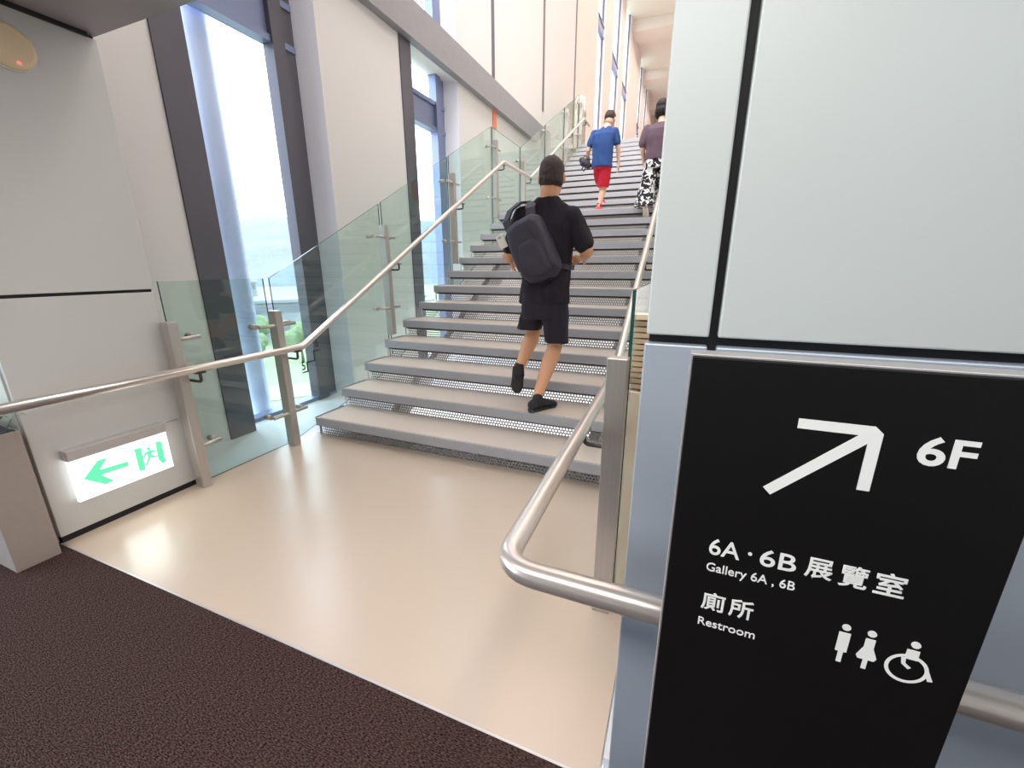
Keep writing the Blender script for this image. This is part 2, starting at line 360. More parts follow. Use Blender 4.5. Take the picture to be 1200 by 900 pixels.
# hill ridge: a real terrain mesh 500-900 m away
b = bm_new(); NU, NV = 90, 26; grid = []
for i in range(NU):
    az = math.radians(96 + 84 * i / (NU - 1)); row = []
    for j in range(NV):
        t = j / (NV - 1); rad = 460 + 520 * t
        ridge = 92 + 24 * noise.noise(Vector((az * 4.0, 0, 3))) + 8 * noise.noise(Vector((az * 17, 0, 8)))
        h = ridge * math.sin(min(1, t * 1.35) * PI / 2) * (1.0 if t < .74 else max(0, 1 - (t - .74) * 3.2))
        h += 7 * noise.noise(Vector((az * 30, t * 9, 1))) * min(1, t * 4)
        row.append(b.verts.new((math.cos(az) * rad, math.sin(az) * rad, GZ + h)))
    grid.append(row)
for i in range(NU - 1):
    for j in range(NV - 1):
        f = b.faces.new((grid[i][j], grid[i + 1][j], grid[i + 1][j + 1], grid[i][j + 1])); f.smooth = True
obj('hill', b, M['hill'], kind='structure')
def building(d0, side, wd, dp, h, label, floors):
    c = Vector((-d0 * .775 + side * .63, d0 * .63 + side * .775, GZ)); t = thing('building', label, 'building', c); t.rotation_euler = (0, 0, math.radians(51))
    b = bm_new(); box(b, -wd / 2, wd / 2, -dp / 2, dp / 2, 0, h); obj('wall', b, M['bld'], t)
    b = bm_new(); box(b, -wd / 2 - .8, wd / 2 + .8, -dp / 2 - .8, dp / 2 + .8, h, h + .7); obj('roof', b, M['bld'], t)
    for k in range(floors):
        z = h * (k + .45) / floors
        b = bm_new(); box(b, -wd / 2 - .1, wd / 2 + .1, -dp / 2 - .1, -dp / 2 + .1, z, z + h / floors * .35); obj('window', b, M['bld_dark'], t)
    return t
building(128, 14, 46, 16, 9, 'long low flat-roofed grey building seen through the tall left window', 2)
building(190, -20, 26, 14, 12, 'farther pale block left of the long low building outside', 3)
building(230, 30, 30, 16, 13, 'farthest pale block below the hill outside the window', 3)
def tree(x, y, h, r, label):
    t = thing('tree', label, 'tree', (x, y, GZ), 'trees below the windows')
    b = bm_new(); tube(b, [(0, 0, 0), (0, 0, h * .6)], [.25, .12], 8); obj('trunk', b, M['trunk'], t)
    b = bm_new()
    for k in range(9):
        a = random.random() * 6.28; q = random.random() * r * .6
        mt = Matrix.Translation((math.cos(a) * q, math.sin(a) * q, h * (.55 + .4 * random.random()))) 
        bmesh.ops.create_icosphere(b, subdivisions=2, radius=r * (.35 + .3 * random.random()), matrix=mt)
    for v in b.verts: v.co += Vector([random.uniform(-.15, .15) for _ in range(3)]) * r * .35
    obj('foliage', b, M['tree'], t)
for (x, y, h, r, lb) in ((-70, 50.5, 6, 3.0, 'green tree far below outside, between the pale round column and the railing post'), (-66, 57, 6.5, 3.0, 'green tree far below outside, against the dark mullion of the tall window'),
                         (-91, 66, 7, 3.8, 'more distant green tree outside, in front of the long low grey building')):
    tree(x, y, h, r, lb)

# ============================================================ STAIRCASE
st = thing('staircase', 'straight two-flight stair with beige treads and perforated metal risers', 'staircase', (0, Y1, 0))
SX0, SX1 = -2.74, -.15
def tread_mesh(dep):
    b = bm_new(); box(b, SX0, SX1, 0, dep, -.075, -.004, 0, .003)
    fs = box(b, SX0 + .035, SX1 - .01, .012, dep - .002, -.006, 0, 1)
    me = bpy.data.meshes.new('tread'); bmesh.ops.recalc_face_normals(b, faces=b.faces[:]); b.to_mesh(me); b.free()
    me.materials.append(M['tread_metal']); me.materials.append(M['tread_top']); return me
tm = tread_mesh(TR + .055)
# perforated riser: plate with staggered octagonal holes
def perf_mesh():
    b = bm_new(); p = .0235; nx = int((SX1 - SX0 - .04) / p); hz = .090; nz = 4; pz = hz / nz; x0 = SX0 + .02; R = .0088
    for r_ in range(nz):
        for i in range(nx):
            cx = x0 + (i + .5 + (.5 if r_ % 2 else 0)) * p
            if i == nx - 1 and r_ % 2: continue
            cz = (r_ + .5) * pz
            co = [(cx - p / 2, cz - pz / 2), (cx + p / 2, cz - pz / 2), (cx + p / 2, cz + pz / 2), (cx - p / 2, cz + pz / 2)]
            V = [b.verts.new((x, 0, z)) for x, z in co]
            H = [b.verts.new((cx + R * math.cos(PI * 1.25 + PI / 4 * k), 0, cz + R * math.sin(PI * 1.25 + PI / 4 * k))) for k in range(8)]
            for q in range(4):
                h0, h1, h2 = H[2 * q], H[2 * q + 1], H[(2 * q + 2) % 8]
                b.faces.new((V[q], V[(q + 1) % 4], h2, h1, h0))
    me = bpy.data.meshes.new('riser'); b.to_mesh(me); b.free(); me.materials.append(M['perf']); return me
pm = perf_mesh()
off = -Y1
def shadow_strip_mesh():  # black strip modelled as the shadow line beneath each nosing
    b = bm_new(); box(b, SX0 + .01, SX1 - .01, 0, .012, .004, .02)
    me = bpy.data.meshes.new('nosing_shadow_strip'); b.to_mesh(me); b.free(); me.materials.append(M['groove']); return me
sm_ = shadow_strip_mesh()
def end_plate_mesh():
    b = bm_new(); box(b, SX0 - .006, SX0, 0, TR, -.078, .004); box(b, SX0 - .006, SX0, .03, .05, -.165, -.078)
    me = bpy.data.meshes.new('end_plate'); b.to_mesh(me); b.free(); me.materials.append(M['steel']); return me
em = end_plate_mesh()
for n in range(1, 27):
    if n in (13, 26):
        b = bm_new(); dep = 1.2 + .055 if n == 13 else .36
        box(b, SX0, SX1, 0, dep, -.075, -.004, 0, .003); box(b, SX0 + .035, SX1 - .01, .012, dep - .002, -.006, 0, 1)
        if n == 13: box(b, SX0 + .01, SX1 - .01, .06, dep - .05, -.2, -.075, 0)
        o = obj('landing' if n == 13 else 'tread', b, [M['tread_metal'], M['tread_top']], st)
        o.location = (0, nose_y(n) + off, n * RS)
    else:
        inst('tread', tm, st, (0, nose_y(n) + off, n * RS))
    inst('riser', pm, st, (0, nose_y(n) + off + .045, (n - 1) * RS))
    inst('nosing_shadow_strip', sm_, st, (0, nose_y(n) + off + .032, n * RS - .0955))
    inst('end_plate', em, st, (0, nose_y(n) + off, n * RS))
for x in (-2.35, -.55):
    for (ya, za, yb, zb) in ((Y1 + .25, 0, LAND0 + .1, 12.2 * RS), (LAND1 + .1, 13 * RS, TOPY + .2, 25.2 * RS)):
        b = bm_new(); poly(b, [(x, ya + off, za - .0), (x, yb + off, zb - .02), (x, yb + off, zb - .28), (x, ya + .3 + off, max(za - .2, 0))], (.08, 0, 0)); obj('stringer', b, M['white_wall'], st)

# ============================================================ BALUSTRADES
def railing(name, label, px, gx, rx, sgn, post_y, rail_pts, rail_bend, panel_edges, sheet_top=1.29):
    t = thing(name, label, 'railing', (px, post_y[0], 0)); O = Vector((px, post_y[0], 0))
    def part(nm, b, m_, par=t): return obj(nm, b, m_, par, off=-O)
    b = bm_new(); pts = bend(rail_pts, rail_bend, 8); tube(b, pts, .0245, 16); part('handrail', b, M['steel_rail'])
    for i, y in enumerate(post_y):
        z0 = 0 if y < 2.4 else pitch(y) - .04 if not (LAND0 <= y <= LAND1) else 13 * RS - .0
        b = bm_new(); box(b, px - .036, px + .036, y - .028, y + .028, z0, z0 + 1.062, 0, .003); p = part('post', b, M['steel'])
        for zz in (.955, .27):
            ya_ = y - .15 if i else y
            b = bm_new(); tube(b, [(px + sgn * .01, ya_, z0 + zz), (px + sgn * .01, y + .15, z0 + zz)], .013, 10)
            for yy in ((y - .14, y + .14) if i else (y + .14,)):
                tube(b, [(gx - sgn * .02, yy, z0 + zz), (px - sgn * .03, yy, z0 + zz)], .019, 12)
            part('clamp', b, M['steel'], p)
        # J bracket carrying the handrail
        rz = None
        for a, c in zip(rail_pts[:-1], rail_pts[1:]):
            if min(a[1], c[1]) <= y <= max(a[1], c[1]) and abs(a[1] - c[1]) > .05:
                rz = a[2] + (c[2] - a[2]) * (y - a[1]) / (c[1] - a[1])
        if rz is not None:
            b = bm_new(); q = [(px, y + .045, rz - .085), (rx, y + .045, rz - .085), (rx, y + .045, rz - .02)]
            q = [(px, y + .01, rz - .085)] + q[0:]
            tube(b, bend(q, .02, 4), .009, 8); box(b, rx - .02, rx + .02, y + .02, y + .07, rz - .031, rz - .023); part('bracket', b, M['dark_steel'], p)
    for (ya, yb, za, zb, la, lb) in panel_edges:
        b = bm_new(); fs = poly(b, [(gx, ya, la), (gx, yb, lb), (gx, yb, zb), (gx, ya, za)], (.012, 0, 0))
        for f in fs[2:]: f.material_index = 1
        part('glass_panel', b, [M['glass'], M['glass_edge']])
    return t
HZ = .785
def top(y): return (1.29 if y <= 2.25 else 1.29 + (y - 2.25) * .5156) if y < LAND0 - .02 else (3.335 if y <= LAND1 - .02 else 3.335 + (y - LAND1 + .05) * .5156)
def low(y): return .0 if y <= 2.25 else max(.0, pitch(y) - .42)
def mk(ys):
    out = []
    for a, c in ys: out.append((a, c, top(a), top(c), low(a), low(c)))
    return out
YP = [1.50, 2.20, 3.52, 4.90, 6.22, 7.41, 8.78, 10.14, 11.45]
pe = mk([(1.525, 2.195), (2.245, 3.545), (3.58, 4.90), (4.935, 6.215), (6.25, 7.385), (7.42, 8.76), (8.79, 10.12), (10.15, 11.42), (11.45, 12.2)])
pe = [(a, c, za, min(zb, 5.6), la, lb) for a, c, za, zb, la, lb in pe]
rail_L = [(-2.65, .30, HZ), (-2.65, 2.30, HZ), (-2.65, LAND0, 2.86), (-2.65, LAND1, 2.86), (-2.65, TOPY, 2.86 + 12 * RS), (-2.65, TOPY + .6, 2.86 + 12 * RS)]
railing('glass_railing', 'left glass balustrade with steel posts and handrail below the tall windows', -2.765, -2.835, -2.65, 1, YP, rail_L, .03, pe)
rail_R = [(1.9, .645, HZ), (-.285, .645, HZ), (-.31, 2.30, HZ), (-.31, LAND0, 2.86), (-.31, LAND1, 2.86), (-.31, TOPY, 2.86 + 12 * RS)]
peR = mk([(1.485, 2.195), (2.245, 3.545), (3.58, 4.90), (4.935, 6.215), (6.25, 7.385), (7.42, 8.76), (8.79, 10.12), (10.15, 11.4)])
railing('glass_railing', 'right balustrade whose steel handrail turns across in front of the pale wall', -.185, -.158, -.30, -1, [1.45] + YP[2:], rail_R, .075, peR)
# wall rosette behind the cross handrail end handled by its run past the frame
# stair diagram decal on the glass (numbers 5 and 6 with stepped line)
def text_mesh(s, x0, x1, z0, z1, bold=.0):
    cu = bpy.data.curves.new('t', 'FONT'); cu.body = s; cu.offset = bold; cu.bevel_depth = (.014 if bold == 0 else 0); cu.bevel_resolution = 0; cu.resolution_u = 4; cu.extrude = .004
    o = bpy.data.objects.new('t', cu); C.objects.link(o); dg = bpy.context.evaluated_depsgraph_get()
    me = bpy.data.meshes.new_from_object(o.evaluated_get(dg)); bpy.data.objects.remove(o)
    xs = [v.co.x for v in me.vertices]; ys = [v.co.y for v in me.vertices]
    sx = (x1 - x0) / (max(xs) - min(xs)); sz = (z1 - z0) / (max(ys) - min(ys)); mx, my = min(xs), min(ys)
    for v in me.vertices: v.co = (x0 + (v.co.x - mx) * sx, -.0006 if v.co.z > 0 else .0002, z0 + (v.co.y - my) * sz)
    me.update(); return me
dt = thing('stair_decal', 'thin dark stepped-line floor diagram with 5 and 6 on the lower glass', 'decal', (-2.818, 2.24, .5))
def onglass(me_or_b, nm):
    pass
b = bm_new()
for (ya, yb, za, zb) in ((2.545, 2.625, .687, .697), (2.545, 2.556, .61, .697), (2.465, 2.552, .607, .617), (2.463, 2.474, .535, .617), (2.414, 2.472, .532, .542)):
    box(b, -2.8215, -2.819, ya, yb, za, zb)
obj('line', b, M['black_line'], dt, off=-Vector((-2.818, 2.24, .5)))
for s_, ya, yb, za, zb in (('6', 2.575, 2.612, .72, .80), ('5', 2.414, 2.448, .555, .625)):
    me = text_mesh(s_, ya, yb, za, zb, .01)
    for v in me.vertices: v.co = (-2.8205 - v.co.y, v.co.x, v.co.z)
    me.transform(Matrix.Translation((2.818, -2.24, -.5))); me.materials.append(M['black_line']); inst('numeral', me, dt)

# ============================================================ WAYFINDING SIGN
SY = .5
sg = thing('wayfinding_sign', 'black freestanding direction sign with white arrow, 6F and gallery text', 'sign', (.165, SY, 0)); SO = Vector((.165, SY, 0))
b = bm_new(); box(b, .0175, .326, SY, SY + .022, .0, 1.268, 0, .0015); obj('panel', b, M['sign_black'], sg, off=-SO)
b = bm_new(); box(b, .0155, .328, SY + .004, SY + .030, .0, 1.2705, 0, .001); obj('edge_frame', b, M['alu'], sg, off=-SO)
b = bm_new(); box(b, -.02, .36, SY - .09, SY + .1, .0, .012, 0, .002); obj('base_plate', b, M['alu'], sg, off=-SO)
LAY = [0]
def flat(pts, nm, par=sg, m_='sign_white'):
    LAY[0] += 1
    b = bm_new(); poly(b, [(x, SY - .0006 - .00005 * LAY[0], z) for x, z in pts], (0, .001 , 0)); return obj(nm, b, M[m_], par, off=-SO)
flat([(.128, 1.209), (.194, 1.209), (.2015, 1.202), (.2015, 1.1375), (.1905, 1.1375), (.1905, 1.190), (.1145, 1.115), (.1065, 1.123), (.182, 1.198), (.128, 1.198)], 'arrow')
for s_, x0, x1, z0, z1, bo in (('6F', .231, .275, 1.1745, 1.2055, .02), ('6A', .0615, .0955, 1.0205, 1.0435, .008), ('·', .1035, .108, 1.0305, 1.035, .02), ('6B', .1165, .1535, 1.0205, 1.0435, .008),
                               ('展', .162, .1885, 1.018, 1.046, .0), ('覽', .1945, .2205, 1.018, 1.046, .0), ('室', .2265, .2535, 1.018, 1.0465, .0),
                               ('Gallery 6A , 6B', .0615, .1565, .9925, 1.0085, .006), ('廁', .0615, .0885, .938, .9655, 0), ('所', .0935, .120, .938, .9655, 0), ('Restroom', .061, .1265, .9125, .9245, .006)):
    me = text_mesh(s_, x0, x1, z0, z1, bo); me.transform(Matrix.Translation((0, SY, 0)) @ Matrix.Identity(4)); me.transform(Matrix.Translation(-SO)); me.materials.append(M['sign_white']); inst('lettering', me, sg)
def disc(c, r, n=24): return [(c[0] + r * math.cos(2 * PI * k / n), c[1] + r * math.sin(2 * PI * k / n)) for k in range(n)]
pg = flat([(.2075, .957), (.2185, .957), (.2185, .9305), (.2155, .930), (.2155, .915), (.2108, .915), (.2108, .930), (.2075, .9305)], 'man_pictogram'); flat(disc((.213, .9645), .0042), 'head', pg).location = (0, 0, 0)
pg = flat([(.2325, .957), (.2415, .957), (.2415, .945), (.2465, .932), (.2445, .928), (.2392, .928), (.2392, .915), (.2348, .915), (.2348, .928), (.2292, .928), (.2275, .932), (.2325, .945)], 'woman_pictogram'); flat(disc((.2368, .9645), .0042), 'head', pg)
pg = flat([(.2695, .957), (.2805, .957), (.2805, .9445), (.2695, .9445)], 'wheelchair_pictogram'); flat(disc((.2755, .9645), .0042), 'head', pg)
b = bm_new(); cx, cz, R0, R1, N = .2735, .931, .0195, .0158, 40
vo = [[b.verts.new((cx + R * math.cos(2 * PI * k / N), SY - .0006, cz + R * math.sin(2 * PI * k / N))) for k in range(N)] for R in (R0, R1)]
for k in range(N): b.faces.new((vo[0][k], vo[0][(k + 1) % N], vo[1][(k + 1) % N], vo[1][k]))
obj('wheel', b, M['sign_white'], pg, off=-SO)
flat([(.285, .946), (.289, .943), (.298, .9225), (.2935, .9215)], 'leg', pg); flat([(.2665, .945), (.2705, .945), (.2712, .938), (.277, .9335), (.2745, .931), (.268, .9365)], 'arm', pg)

# ============================================================ EXIT LIGHT
ex = thing('exit_light', 'lit white emergency exit sign with green left arrow and running figure', 'exit sign', (-2.83, 1.145, .33)); EO = Vector((-2.83, 1.145, .33))
def ep(nm, b, m_, par=ex): return obj(nm, b, M[m_], par, off=-EO)
b = bm_new(); box(b, -2.805, -2.78, .926, 1.366, .199, .43, 0, .002); face = ep('lit_panel', b, 'exit_white')
b = bm_new(); box(b, -2.83, -2.772, .924, 1.366, .427, .482, 0, .003); ep('housing', b, 'alu')
b = bm_new(); tube(b, bend([(-2.80, 1.366, .47), (-2.81, 1.40, .478), (-2.815, 1.455, .47)], .02), .006, 8); ep('conduit', b, 'alu')
def eflat(pts, nm, par=face): 
    b = bm_new(); poly(b, [(-2.7792, y, z) for y, z in pts], (-.001, 0, 0)); return ep(nm, b, 'exit_green', par)
eflat([(.964, .313), (1.035, .386), (1.076, .384), (1.034, .334), (1.156, .326), (1.156, .299), (1.034, .304), (1.079, .247), (1.040, .245)], 'arrow')
eflat([(1.198, .381), (1.229, .379), (1.226, .242), (1.197, .246)], 'door_bar'); eflat([(1.303, .381), (1.331, .379), (1.329, .242), (1.311, .242), (1.297, .278)], 'door_bar')
eflat([(1.229, .381), (1.303, .381), (1.303, .377), (1.229, .377)], 'door_bar')
eflat(disc((1.262, .358), .009, 14), 'figure_head')
eflat([(1.246, .343), (1.264, .347), (1.286, .340), (1.292, .330), (1.287, .327), (1.276, .334), (1.270, .318), (1.284, .302), (1.302, .300), (1.302, .293), (1.279, .293), (1.264, .304), (1.250, .282), (1.236, .262), (1.228, .264), (1.244, .292), (1.252, .310), (1.250, .330), (1.240, .322), (1.232, .312), (1.227, .316), (1.236, .332)], 'running_figure')
l = area('exit_glow', (-2.773, 1.145, .31), .4, .2, .9, (.9, 1, .98), (0, -PI / 2, 0))

# round wall lamp
wd = thing('wall_detector', 'round cream wall unit with a red indicator on the grey upper panel', 'detector', (-2.83, 1.155, 2.292))
b = bm_new(); tube(b, [(0, 0, 0), (.022, 0, 0), (.034, 0, 0)], [.088, .088, .074], 36); obj('body', b, M['beige_dev'], wd)
b = bm_new(); tube(b, [(-.001, 0, 0), (.010, 0, 0)], .094, 36); obj('mounting_ring', b, M['panel_light'], wd)
b = bm_new(); ell(b, (.033, .015, -.062), (.005, .008, .006), u=10, v=8); obj('indicator', b, M['red_led'], wd)

# planter with plant
pl = thing('planter', 'tall narrow stone-grey planter box standing at the grey wall end', 'planter', (-3.0, .72, 0))
b = bm_new(); box(b, -.27, .265, -.08, .075, 0, .655, 0, .004); obj('box', b, M['planter'], pl)
b = bm_new(); box(b, -.26, .255, -.07, .066, .652, .658); obj('soil', b, M['groove'], pl)
pt = thing('potted_plant', 'low green leafy plant growing in the stone-grey planter', 'plant', (-3.0, .72, .655))
for k in range(34):
    x0, y0 = random.uniform(-.24, .24), random.uniform(-.06, .06); a = random.uniform(0, 6.28); L = random.uniform(.07, .13); d = Vector((math.cos(a), math.sin(a), 0))
    b = bm_new(); P0 = Vector((x0, y0, 0)); s_ = Vector((-d.y, d.x, 0)) * .011; row = []
    for j, (u, wv, z) in enumerate(((0, .3, 0), (.35, 1, .5), (.7, .8, .72), (1, .05, .62))):
        c = P0 + d * L * u * .8 + Vector((0, 0, z * L)); row.append((b.verts.new(c - s_ * wv), b.verts.new(c + s_ * wv)))
    for j in range(3): b.faces.new((row[j][0], row[j][1], row[j + 1][1], row[j + 1][0]))
    obj('leaf', b, M['leaf'], pt)

# ============================================================ PEOPLE
M['skin'] = mat('tan_skin', rgb(226, 166, 128), .55, 0, .05, 12, .05, 120)
M['skin_fair'] = mat('fair_skin', rgb(226, 184, 158), .55, 0, .05, 12)
M['hair'] = mat('dark_hair', rgb(66, 53, 48), .7, 0, .5, 60, .5, 220)
M['hair_black'] = mat('black_hair', rgb(30, 22, 26), .6, 0, .4, 60, .4, 200)
M['black_cloth'] = mat('black_fabric', rgb(34, 27, 38), .9, 0, .25, 9, .25, 150)
M['shorts_cloth'] = mat('dark_navy_fabric', rgb(36, 31, 46), .85, 0, .2, 9, .25, 120)
M['bag_cloth'] = mat('charcoal_nylon', rgb(52, 46, 62), .6, 0, .2, 7, .2, 200)
M['shoe_black'] = mat('black_shoe_fabric', rgb(34, 32, 42), .7, 0, .2, 30)
M['sole_dark'] = mat('dark_rubber', rgb(52, 50, 52), .8)
M['blue_cloth'] = mat('blue_fabric', rgb(44, 78, 136), .85, 0, .12, 12, .2, 100)
M['red_cloth'] = mat('red_fabric', rgb(190, 14, 44), .8, 0, .12, 12, .2, 100)
M['mauve_cloth'] = mat('mauve_grey_fabric', rgb(108, 86, 98), .9, 0, .1, 12, .2, 100)
M['pattern_cloth'] = two_tone('leaf_print_fabric', rgb(28, 24, 30), rgb(238, 236, 236), 17, .52)
M['shoe_red'] = mat('coral_shoe', rgb(222, 96, 96), .7)
M['shoe_pale'] = mat('pale_grey_shoe', rgb(206, 196, 180), .7)
M['sole_white'] = mat('white_rubber', rgb(235, 230, 225), .7)
M['phone'] = mat('white_phone_shell', rgb(250, 248, 242), .3)
M['eye'] = mat('eye_dark', rgb(30, 22, 20), .2); M['lip'] = mat('lip', rgb(186, 110, 96), .5)
V = Vector
def limb(b, pts, rad, n=14):
    pts = [V(p) for p in pts]
    # resample with smooth radii
    P, R = [], []
    for i in range(len(pts) - 1):
        for k in range(5):
            t = k / 5; P.append(pts[i].lerp(pts[i + 1], t)); R.append(rad[i] * (1 - t) + rad[i + 1] * t)
    P.append(pts[-1]); R.append(rad[-1]); tube(b, P, R, n)
    ell(b, pts[0], (rad[0],) * 3, u=12, v=8); ell(b, pts[-1], (rad[-1],) * 3, u=12, v=8)
def hand(b, wrist, d, nrm, side, s=1, curl=.5):
    """palm + five fingers; d: towards fingers, nrm: back of hand, side: +1 thumb on (d x nrm) side"""
    d = V(d).normalized(); nrm = V(nrm); nrm = (nrm - d * nrm.dot(d)).normalized(); lat = d.cross(nrm) * side; w_ = V(wrist)
    for k in range(4):
        o_ = lat * (.030 - .020 * k) * s; base = w_ + d * .085 * s + o_
        limb(b, [w_ + d * .01 * s + o_ * .6, base], [.017 * s, .0135 * s], 10)
        L = (.072, .080, .074, .058)[k] * s; c = curl; p = base; dd = d.copy(); pts = [p]
        for q, f in enumerate((.45, .32, .23)):
            ang = c * (.7, 1.0, .8)[q]; dd = (dd * math.cos(ang) - nrm * math.sin(ang)).normalized() if q == 0 else (dd * math.cos(ang * .9) - (lat.cross(dd) * (1 if lat.cross(dd).dot(nrm) > 0 else -1)) * math.sin(ang * .9)).normalized()
            p = p + dd * L * f; pts.append(p)
        limb(b, pts, [.0095 * s, .009 * s, .0085 * s, .007 * s], 8)
    t0 = w_ + d * .03 * s + lat * .026 * s; t1 = t0 + (d * .6 + lat * .75 - nrm * .25).normalized() * .038 * s; t2 = t1 + (d * .85 + lat * .3 - nrm * .35).normalized() * .032 * s
    limb(b, [t0, t1, t2], [.014 * s, .011 * s, .0085 * s], 8)
def head(b, c, s, yaw, tilt):
    """c: head centre; face looks along +Y turned by yaw, pitched down by tilt. returns frame"""
    R = Matrix.Rotation(yaw, 3, 'Z') @ Matrix.Rotation(-tilt, 3, 'X'); f = lambda x, y, z: V(c) + R @ (V((x, y, z)) * s)
    e = (R.to_euler()) 
    def E_(x, y, z, r, u=18, v=12): ell(b, f(x, y, z), tuple(q * s for q in r), tuple(e), u, v)
    E_(0, -.01, .022, (.076, .096, .092)); E_(0, .03, -.03, (.062, .066, .078)); E_(0, .058, -.082, (.036, .03, .026)); E_(0, -.01, -.05, (.058, .066, .05))
    E_(0, .098, -.022, (.012, .018, .022)); E_(0, .105, -.034, (.016, .014, .010)); E_(0, .08, .022, (.05, .016, .012))
    for sx in (-1, 1):
        E_(sx * .078, -.006, -.012, (.009, .020, .032)); E_(sx * .082, -.012, -.006, (.006, .015, .024)); E_(sx * .026, .082, -.048, (.016, .016, .02))
    E_(0, .094, -.058, (.024, .010, .008))
    return f, e
def face_bits(t, f, e, s, O):
    for sx in (-1, 1):
        b = bm_new(); ell(b, f(sx * .03, .086, .0), (.012 * s, .008 * s, .006 * s), tuple(e), 12, 8); obj('eye', b, M['eye'], t, off=-O, smooth=True)
    b = bm_new(); ell(b, f(0, .103, -.058), (.023 * s, .005 * s, .006 * s), tuple(e), 12, 8); obj('mouth', b, M['lip'], t, off=-O, smooth=True)
def shoe(t, O, heel, toe, upv, s, m_up, m_sole, parent_name='shoe'):
    """heel/toe: points on the sole plane"""
    heel, toe = V(heel), V(toe); d = (toe - heel).normalized(); L = (toe - heel).length; upv = V(upv); upv = (upv - d * upv.dot(d)).normalized(); lt = d.cross(upv)
    def ring(b, u, w_, h0, h1, n=16):
        c = heel + d * (L * u); return [b.verts.new(c + lt * w_ * math.cos(2 * PI * k / n) + upv * ((h0 + h1) / 2 + (h1 - h0) / 2 * math.sin(2 * PI * k / n))) for k in range(n)]
    def loft(rs):
        b = bm_new(); R = [ring(b, *r) for r in rs]
        for i in range(len(R) - 1):
            for k in range(16): b.faces.new((R[i][k], R[i][(k + 1) % 16], R[i + 1][(k + 1) % 16], R[i + 1][k]))
        b.faces.new(R[0][::-1]); b.faces.new(R[-1]); return b
    q = s
    b = loft([(0.0, .020 * q, .02 * q, .06 * q), (.03, .034 * q, .012 * q, .085 * q), (.16, .038 * q, .012 * q, .10 * q), (.34, .038 * q, .012 * q, .098 * q), (.55, .044 * q, .012 * q, .074 * q), (.78, .048 * q, .012 * q, .056 * q), (.93, .036 * q, .012 * q, .042 * q), (1, .014 * q, .016 * q, .030 * q)])
    sh = obj(parent_name, b, m_up, t, off=-O, smooth=True)
    b = loft([(-.01, .018 * q, 0, .022 * q), (.03, .036 * q, 0, .026 * q), (.2, .040 * q, 0, .024 * q), (.5, .042 * q, 0, .022 * q), (.78, .050 * q, 0, .022 * q), (.94, .036 * q, .002, .022 * q), (1.01, .012 * q, .006, .02 * q)])
    obj('sole', b, m_sole, sh, off=-O, smooth=True)
    b = bm_new()
    for u, h in ((.42, .092), (.5, .083), (.58, .074), (.66, .066)):
        c = heel + d * L * u + upv * h * q; tube(b, [c - lt * .02 * q - upv * .004, c + upv * .002, c + lt * .02 * q - upv * .004], .0025, 6)
    obj('laces', b, m_sole, sh, off=-O)

# ---- man with the shoulder bag ----
O = V((-.93, 2.9, 2 * RS))
mn = thing('person', 'person in black T-shirt and dark shorts with a dark bag climbing the lower flight', 'person', O)
shL, shR = V((-1.115, 2.985, 1.715)), V((-.755, 2.985, 1.705)); elL, elR = V((-1.205, 2.93, 1.445)), V((-.645, 2.99, 1.475)); wrL, wrR = V((-1.235, 3.06, 1.415)), V((-.715, 3.20, 1.43))
hipL, hipR = V((-1.025, 2.98, 1.16)), V((-.865, 2.98, 1.16)); knL, knR = V((-1.085, 3.16, .86)), V((-.870, 3.045, .785)); anL, anR = V((-1.105, 2.885, .620)), V((-.935, 2.80, .415))
b = bm_new(); hf, he = head(b, (-.915, 3.01, 1.955), 1.1, .12, .22)
limb(b, [(-.925, 2.975, 1.76), (-.92, 2.975, 1.84), (-.917, 2.985, 1.91)], [.058, .064, .068])
for a, e_, w_ in ((shL, elL, wrL), (shR, elR, wrR)):
    limb(b, [a, a.lerp(e_, .45), e_, e_.lerp(w_, .35), w_], [.050, .050, .043, .044, .028])
hand(b, wrL, V((-.02, .6, -.1)), V((-1, 0, .2)), -1, 1, .75); hand(b, wrR, V((-.45, .6, .05)), V((.5, .3, .8)), 1, 1, .6)
for h, k, a in ((hipL, knL, anL), (hipR, knR, anR)):
    limb(b, [h, h.lerp(k, .5), k, k.lerp(a, .30), k.lerp(a, .7), a], [.088, .076, .056, .060, .045, .036])
limb(b, [anR, (-.93, 2.80, .395)], [.034, .026])
rings_loft(b, [((-.945, 2.98, 1.10), .13, .09), ((-.94, 2.975, 1.35), .13, .09), ((-.935, 2.98, 1.60), .15, .09), ((-.93, 2.98, 1.73), .10, .06)])
remeshed('body', b, M['skin'], mn, .0062, 4, off=-O)
face_bits(mn, hf, he, 1.1, O)
# hair: a cap hugging the back and crown of the head
b = bm_new(); mtx = he
for (x, y, z, r) in ((0, -.016, .034, (.079, .098, .088)), (0, -.028, .008, (.0765, .084, .070)), (0, .02, .066, (.062, .072, .048)), (0, -.024, -.028, (.0765, .0815, .054))):
    ell(b, hf(x, y, z), tuple(q * 1.1 for q in r), tuple(he), 24, 16)
remeshed('hair', b, M['hair'], mn, .006, 8, .003, 50, off=-O)
# T-shirt
b = bm_new()
rings_loft(b, [((-.945, 2.985, 1.105), .188, .128), ((-.945, 2.985, 1.20), .182, .124), ((-.94, 2.98, 1.36), .180, .124), ((-.935, 2.98, 1.52), .188, .128), ((-.935, 2.985, 1.64), .198, .122), ((-.935, 2.985, 1.71), .190, .10), ((-.93, 2.98, 1.765), .150, .085), ((-.926, 2.977, 1.80), .100, .080), ((-.922, 2.975, 1.825), .078, .074)])
for a, e_ in ((shL, elL), (shR, elR)):
    q = a.lerp(e_, .78); limb(b, [a + V((0, 0, -.008)), a.lerp(e_, .4), q], [.074, .071, .070])
remeshed('t_shirt', b, M['black_cloth'], mn, .008, 5, .013, 10, off=-O)
